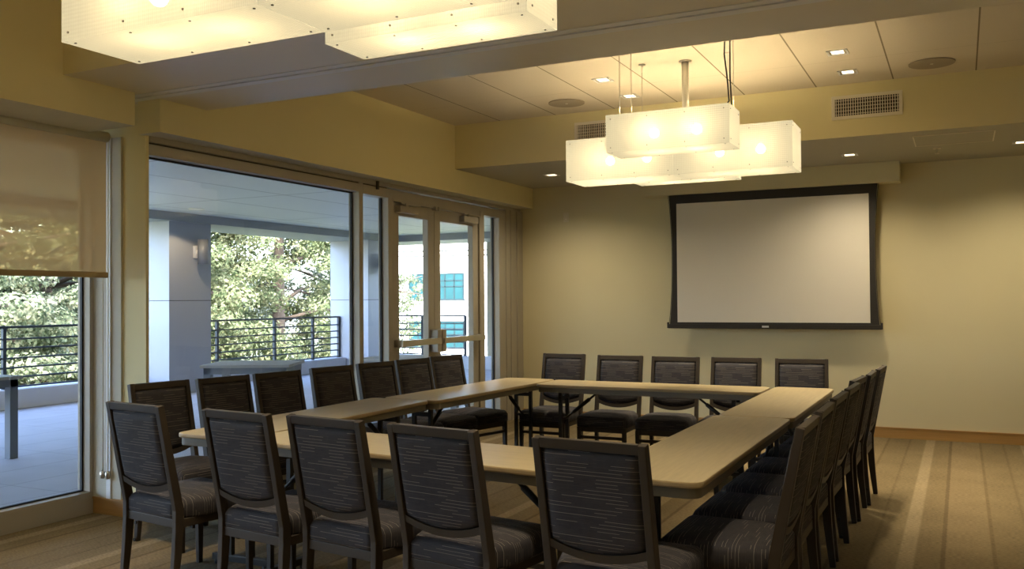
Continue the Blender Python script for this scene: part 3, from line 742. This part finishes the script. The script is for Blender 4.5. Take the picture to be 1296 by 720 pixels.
for (x, y, f), lab in zip(((-3.63, 3.135, 82), (-2.935, 3.09, 83), (-2.425, 3.07, 82), (-1.862, 3.015, 82), (-1.173, 2.937, 85.5)),
    ('dark chair with its back to us, in front of the roller shade window',
     'dark upholstered chair with its back to us, second from the roller shade window',
     'dark upholstered chair with its back to us, middle one of the five in front',
     'dark upholstered chair with its back to us, fourth counting from the roller shade window',
     'large dark chair with its back to us next to the rounded table corner')): place(x, y, f, lab, G1)
G2 = 'chairs with their backs to the glass wall'
for (x, y, f), lab in zip(((-4.49, 4.08, -10), (-4.40, 4.53, -9), (-4.34, 4.99, -9), (-4.30, 5.55, -10.5), (-4.255, 6.06, -10), (-4.20, 6.52, -11), (-4.155, 7.00, -13)),
    ('dark chair facing the tables from the yellow pier between the windows',
     'dark chair facing the tables, next after the one at the yellow pier',
     'dark chair facing the tables, in front of the outdoor table seen through the glass',
     'dark chair facing the tables, middle one of the seven along the glass',
     'dark chair facing the tables, in front of the window mullion beside the doors',
     'dark chair facing the tables, in front of the first glass door leaf',
     'dark chair facing the tables, in front of the second glass door leaf')): place(x, y, f, lab, G2, .93)
G3 = 'chairs with their backs to the screen wall'
for (x, y, f), lab in zip(((-3.25, 7.64, -89), (-2.685, 7.56, -88), (-2.185, 7.55, -87), (-1.686, 7.61, -88), (-1.165, 7.62, -85)),
    ('dark chair facing us at the far tables, next to the glass doors corner',
     'dark chair facing us at the far tables, second from the glass doors corner',
     'dark chair facing us at the far tables, just before the screen edge',
     'dark chair facing us at the far tables, under the first half of the screen',
     'dark chair facing us at the far tables, behind the carpet side table under the screen')): place(x, y, f, lab, G3, .935)
G4 = 'chairs in the row on the open carpet side'
for (x, y, f), lab in zip(((-.534, 3.76, 180), (-.539, 4.30, 180), (-.541, 4.845, 179), (-.531, 5.375, 178.5), (-.549, 5.885, 176), (-.516, 6.36, 180), (-.493, 6.86, 178.5)),
    ('dark chair side-on by the rounded table corner, first of the row on the open carpet',
     'dark chair side-on, second of the row on the open carpet from the rounded table corner',
     'dark chair side-on, third of the row on the open carpet from the rounded table corner',
     'dark chair side-on, middle one of the seven on the open carpet',
     'dark chair side-on, third from the screen wall in the row on the open carpet',
     'dark chair side-on, second from the screen wall in the row on the open carpet',
     'dark chair side-on, last of the row on the open carpet towards the wood baseboard')): place(x, y, f, lab, G4)

# ------------------------------------------------------------------ terrace outside
XC0, XC1 = -12.05, -11.08        # columns
sbox('terrace_floor', (-12.2, -5.36, -6, 17.3, -.22, -.02), DECK)
bm = B(); add_box(bm, -12.25, -4.85, -6, 17.7, 2.84, 3.34); struct('porch_roof', bm, PORCH)
bm = B(); add_box(bm, -12.2, -11.0, -6, 17.6, 2.705, 2.84); add_box(bm, -11.0, -4.95, 16.5, 17.6, 2.705, 2.84); struct('porch_beam', bm, PORCHC)
for k, y in enumerate((4.95, 10.30, 15.60)):
    bm = B(); add_box(bm, XC0, XC1, y, y + .88, -.02, 1.452); add_box(bm, XC0, XC1, y, y + .88, 1.462, 2.71); add_box(bm, XC0 + .008, XC1 - .008, y + .008, y + .872, 1.45, 1.464, 1)
    if k: struct('porch_column', bm, [PANELX, GASK])
    else: bm.free()
bm = B(); add_box(bm, -12.0, -11.66, -6, 17.0, -.02, .245); add_box(bm, -11.66, -8.7, 16.7, 17.0, -.02, .245); struct('parapet_curb', bm, CURB, None, .01)
def railing(pts, posts, label):
    a, b = Vector((*pts[0], 0)), Vector((*pts[1], 0)); t = thing('balcony_railing', label, 'railing', (a.x, a.y, .245), 0, 'balcony railings')
    d = b - a
    for z in (.025, .158, .291, .424, .557, .69, .855):
        r = .022 if z > .8 else .013
        bm = B(); n = Vector((-d.y, d.x, 0)).normalized() * r
        h = .016 if z > .8 else .012
        vs = [bm.verts.new(p + q + Vector((0, 0, z + hz))) for hz in (-h, h) for p, q in ((Vector(), -n), (Vector(), n), (d, n), (d, -n))]
        for q in ((3, 2, 1, 0), (4, 5, 6, 7), (0, 1, 5, 4), (1, 2, 6, 5), (2, 3, 7, 6), (3, 0, 4, 7)): bm.faces.new([vs[i] for i in q])
        obj('rail', bm, RAILM, t)
    for f in posts:
        p = d * f; boxobj('post', (p.x - .024, p.x + .024, p.y - .024, p.y + .024, 0, .86), RAILM, t)
railing([(-11.82, 1.0), (-11.82, 10.29)], (.0, .25, .5, .762, 1.0), 'dark steel balcony railing beyond the window with the roller shade')
railing([(-11.82, 11.19), (-11.82, 15.59)], (.005, .20, .54, .80, .995), 'dark steel balcony railing between the two porch columns')
railing([(-11.6, 16.85), (-9.47, 16.85)], (.0, .5, 1.0), 'dark steel balcony railing seen through the glass doors')
def sconce(y, label):
    t = thing('wall_sconce', label, 'wall lamp', (XC1, y, 2.24), 0, 'cylinder sconces on the porch columns')
    boxobj('back_plate', (0, .05, -.06, .06, -.10, .10), GREYST, t, .004)
    bm = B(); add_tube(bm, [(.16, 0, -.20), (.16, 0, .20)], .085, 24); obj('cylinder_shade', bm, plain('brushed_grey_shade', (.20, .21, .24), .5, .2) if 'brushed_grey_shade' not in bpy.data.materials else bpy.data.materials['brushed_grey_shade'], t)
    boxobj('bracket', (.05, .09, -.03, .03, -.03, .03), GREYST, t)
sconce(10.85, 'grey cylinder sconce on the porch column behind the big window'); sconce(16.1, 'grey cylinder sconce on the porch column seen through the narrow sidelight')
t = thing('porch_light', 'recessed round porch ceiling light glowing above the outdoor column', 'ceiling light', (-10.35, 10.15, 2.84))
bm = B(); add_disc(bm, (0, 0, -.008), .09, .008, 24); obj('lens', bm, emit('porch_lens', (1, .8, .55), 6), t)
bm = B(); add_tube(bm, [(0, 0, -.010), (0, 0, 0)], .115, 24); obj('trim_ring', bm, WHITEP, t)
l = bpy.data.lights.new('porch_lamp', 'SPOT'); l.energy = 25; l.color = (1, .75, .45); l.spot_size = 2.4; l.shadow_soft_size = .05
lo_ = bpy.data.objects.new('porch_lamp', l); COL.objects.link(lo_); lo_.location = (-10.35, 10.15, 2.80)

def outdoor_table(cx, cy, L, W, rz, label, h=.77):
    t = thing('outdoor_table', label, 'table', (cx, cy, -.02), rz, 'slatted outdoor tables on the terrace')
    bm = B(); n = 7
    for k in range(n):
        y = -W / 2 + W * (k + .5) / n; add_box(bm, -L / 2, L / 2, y - W / n / 2 + .004, y + W / n / 2 - .004, h - .03, h)
    obj('table_top', bm, BENCHT, t)
    bm = B(); add_box(bm, -L / 2 + .04, L / 2 - .04, -W / 2 + .03, -W / 2 + .06, h - .10, h - .03); add_box(bm, -L / 2 + .04, L / 2 - .04, W / 2 - .06, W / 2 - .03, h - .10, h - .03); add_box(bm, -L / 2 + .03, -L / 2 + .06, -W / 2 + .03, W / 2 - .03, h - .10, h - .03); add_box(bm, L / 2 - .06, L / 2 - .03, -W / 2 + .03, W / 2 - .03, h - .10, h - .03)
    obj('apron', bm, BENCHM, t)
    for sx_ in (-1, 1):
        for sy_ in (-1, 1):
            x, y = sx_ * (L / 2 - .07), sy_ * (W / 2 - .07); boxobj('leg', (x - .04, x + .04, y - .04, y + .04, 0, h - .03), BENCHM, t, .003)
    return t
outdoor_table(-7.05, 7.76, .95, .78, .47, 'grey slatted terrace table behind the big window')
outdoor_table(-5.95, 9.2, 1.0, .9, .1, 'grey slatted terrace table behind the narrow sidelight')
outdoor_table(-8.40, 5.12, 1.0, .95, .0, 'grey slatted terrace table behind the roller shade window')

# far building wing, white building, ground, wires
bm = B(); add_box(bm, -9.42, -4.6, 17.75, 18.1, -4, 6); add_box(bm, -12.2, -5.5, -6.4, -6.0, -.2, 3.3); struct('neighbour_and_unseen_end_wall', bm, TANEX)  # second box: unseen end wall, added to cut sky light on the porch
bm = B(); add_box(bm, -4.86, -4.6, 10.13, 17.75, -.2, 3.3); struct('unseen_wall_return', bm, TANEX)  # unseen wall, added to keep open sky off the column faces
t = thing('office_building', 'white building with teal windows seen through the glass doors', 'building', (-36, 60, -4))
bm = B(); add_box(bm, -6.2, 14, 0, 12, 0, 9.9); obj('wall', bm, STUCCO, t)
bm = B(); add_box(bm, -6.4, 14.2, -.2, 12, 9.9, 10.3); obj('parapet', bm, STUCCO, t)
def bwin(x0, x1, z0, z1):
    bm = B(); add_box(bm, x0 - .12, x1 + .12, -.05, .02, z0 - .12, z0); add_box(bm, x0 - .08, x1 + .08, -.05, .02, z1, z1 + .08)
    for k in range(7):
        x = x0 + (x1 - x0) * k / 6; add_box(bm, x - .05, x + .05, -.06, .02, z0, z1)
    for z in (z0 + (z1 - z0) * .5, z0 + (z1 - z0) * .74): add_box(bm, x0, x1, -.06, .02, z - .04, z + .04)
    f = obj('window', bm, TEALF, t); boxobj('glazing', (x0, x1, -.03, .0, z0, z1), TEAL, f)
bwin(-2.7, 2.17, 5.57, 7.46); bwin(-2.7, 2.17, 1.9, 3.8); bwin(5, 9.9, 5.57, 7.46); bwin(5, 9.9, 1.9, 3.8)
bm = B(); add_box(bm, -120, 60, -40, 160, -4.2, -4.0); tag(obj('ground', bm, EARTH), 'dry grassy ground below the terrace', 'ground', None, 'structure')
for k, (z0, z1) in enumerate(((5.35, 5.35), (4.98, 4.95))):
    bm = B(); add_tube(bm, [(-42 + 2 * i, 59.96, z0 + (z1 - z0) * i / 10 - .1 * math.sin(PI * i / 10)) for i in range(11)], .04, 5)
    tag(obj('overhead_cable', bm, RUBBER), ('upper' if k == 0 else 'lower') + ' thin overhead cable running along the white building', 'cable', 'overhead cables')

# trees
def crown_bm(R, Hh, n, rnd, leaf, conifer):
    bm = B()
    cl = []
    for i in range(170 if conifer else 130):
        if conifer:
            h = rnd.random() ** .9; rr = R * (1 - .75 * h) * (.35 + .65 * math.sqrt(rnd.random())); a = rnd.uniform(0, 2 * PI); cl.append((Vector((rr * math.cos(a), rr * math.sin(a), h * Hh)), R * .19))
        else:
            v = Vector((rnd.gauss(0, 1), rnd.gauss(0, 1), rnd.gauss(0, 1))).normalized() * (.35 + .6 * rnd.random()); cl.append((Vector((v.x * R, v.y * R, Hh / 2 + v.z * Hh / 2)), R * .19))
    for i in range(n):
        c, r = cl[rnd.randrange(len(cl))]
        d = Vector((rnd.gauss(0, 1), rnd.gauss(0, 1), rnd.gauss(0, 1))).normalized()
        p = c + Vector((d.x * r, d.y * r, d.z * r * .5)) * (.45 + .55 * rnd.random())
        nrm = (d + Vector((rnd.gauss(0, .6), rnd.gauss(0, .6), rnd.gauss(0, .6) + .5))).normalized()
        a = nrm.orthogonal().normalized(); a = (Matrix.Rotation(rnd.uniform(0, 2 * PI), 3, nrm) @ a); b = nrm.cross(a)
        s = leaf * rnd.uniform(.6, 1.3); w = s * (.5 if conifer else .65)
        bm.faces.new([bm.verts.new(q) for q in (p - a * s * .5, p + b * w * .5 - nrm * .1 * s, p + a * s * .5, p - b * w * .5 - nrm * .1 * s)])
    return bm
def tree_mesh(R, Hh, n, seed, leaf, conifer, base):
    rnd = random.Random(seed)
    bm = crown_bm(R, Hh, n, rnd, leaf, conifer); bmesh.ops.translate(bm, verts=bm.verts, vec=(0, 0, base))
    me = bpy.data.meshes.new('crown'); bm.to_mesh(me); bm.free(); me.materials.append(LEAFA if conifer else LEAFB)
    bm = B(); top = base + Hh * (.95 if conifer else .6)
    add_tube(bm, [(0, 0, 0), (.08, .05, base), (.03, -.06, base + Hh * .3), (0, 0, top)], [.36, .28, .2, .05], 10)
    for k in range(22):
        h = base + Hh * rnd.uniform(.05, .85); a = rnd.uniform(0, 2 * PI); l_ = R * rnd.uniform(.5, .85) * (1 - .6 * (h - base) / Hh if conifer else 1)
        e = Vector((l_ * math.cos(a), l_ * math.sin(a), rnd.uniform(-.2, .9))); add_tube(bm, [(0, 0, h - (h - top if h > top else 0)), Vector((0, 0, min(h, top))) + e * .5 + Vector((0, 0, .15)), Vector((0, 0, min(h, top))) + e], [.07, .045, .015], 6)
    tm = bpy.data.meshes.new('trunk'); bm.to_mesh(tm); bm.free(); tm.materials.append(BARK)
    return me, tm
TM = [tree_mesh(3.6, 11.0, 70000, 3, .12, True, .6), tree_mesh(3.2, 8.5, 60000, 5, .11, False, .5), tree_mesh(2.4, 8.0, 10000, 9, .12, False, 1.0)]
def tree(k, x, y, rz, s, label):
    t = thing('tree', label, 'tree', (x, y, -4), rz, 'trees beyond the terrace'); t.scale = (s, s, s)
    for nm, me in zip(('crown', 'trunk'), TM[k]):
        c = bpy.data.objects.new(nm, me); COL.objects.link(c); c.parent = t
tree(1, -20.2, 12.2, 0.3, 1.1, 'leafy tree half hidden by the roller shade cloth')
tree(1, -21.0, 15.6, 2.1, 1.05, 'leafy tree beyond the railing behind the roller shade window')
tree(0, -19.0, 18.6, 1.2, 1.0, 'tall bushy conifer beyond the railing, closest to the first porch column')
tree(0, -18.6, 21.6, 3.9, 1.05, 'tall bushy conifer in the middle of the gap between the porch columns')
tree(2, -18.8, 24.6, 2.0, 1.0, 'sparse tree beyond the railing, beside the second porch column')
tree(2, -24.0, 35.0, .5, 1.0, 'sparse tree with thin branches before the white building')
tree(1, -27, 20.0, 4.4, 1.25, 'leafy tree standing behind the conifers')
tree(1, -30, 26.5, 1.0, 1.25, 'leafy tree far behind the conifers, beside the white building')
tree(1, -24.5, 23.5, 2.6, 1.0, 'leafy tree behind the tall conifers, second row')
tree(0, -29, 15.0, 5.2, 1.0, 'tall conifer in the second row behind the leafy trees')
tree(1, -27, 9.5, 5.0, 1.3, 'leafy tree standing behind the roller shade window trees')

# ------------------------------------------------------------------ light
w = bpy.data.worlds.new('sky'); S.world = w; w.use_nodes = True
nt = w.node_tree; nt.nodes.clear(); wo = nt.nodes.new('ShaderNodeOutputWorld'); bg = nt.nodes.new('ShaderNodeBackground')
sk = nt.nodes.new('ShaderNodeTexSky'); sk.sky_type = 'NISHITA'; sk.sun_disc = False; sk.sun_elevation = math.radians(42); sk.sun_rotation = math.radians(140); sk.air_density = 1.0; sk.dust_density = 2.5; sk.ozone_density = 1.0
vm = nt.nodes.new('ShaderNodeVectorMath'); vm.operation = 'MULTIPLY'; vm.inputs[1].default_value = (.93, .97, 1.10); nt.links.new(sk.outputs[0], vm.inputs[0]); nt.links.new(vm.outputs[0], bg.inputs[0]); bg.inputs[1].default_value = 1.55; nt.links.new(bg.outputs[0], wo.inputs[0])
sl = bpy.data.lights.new('sun', 'SUN'); sl.energy = 4.3; sl.color = (1, .93, .80); sl.angle = .009
so_ = bpy.data.objects.new('sun', sl); COL.objects.link(so_)
d = Vector((-.55, .62, -.62)).normalized(); so_.rotation_euler = d.to_track_quat('-Z', 'Y').to_euler()

# ------------------------------------------------------------------ camera
cd = bpy.data.cameras.new('camera'); cam = bpy.data.objects.new('camera', cd); COL.objects.link(cam); S.camera = cam
yaw, pitch, roll = 0.46011498, 0.01750659, -0.00757733
c_, s_ = math.cos, math.sin
f = Vector((-s_(yaw) * c_(pitch), c_(yaw) * c_(pitch), s_(pitch))); r = Vector((c_(yaw), s_(yaw), 0)); u = r.cross(f)
r2 = c_(roll) * r + s_(roll) * u; u2 = -s_(roll) * r + c_(roll) * u
M = Matrix((r2, u2, -f)).transposed().to_4x4(); M.translation = (0, 0, 1.42); cam.matrix_world = M
cd.sensor_width = 36; cd.lens = 1147.03 / 1296 * 36; cd.clip_start = .05; cd.clip_end = 500

vs = S.view_settings; vs.view_transform = 'Standard'; vs.look = 'None'; vs.exposure = 1.08; vs.gamma = 1; vs.use_curve_mapping = False
S.cycles.max_bounces = 10; S.cycles.transparent_max_bounces = 16; S.cycles.diffuse_bounces = 5; S.cycles.sample_clamp_indirect = 6; S.cycles.caustics_reflective = False; S.cycles.caustics_refractive = False
S.cycles.use_denoising = True
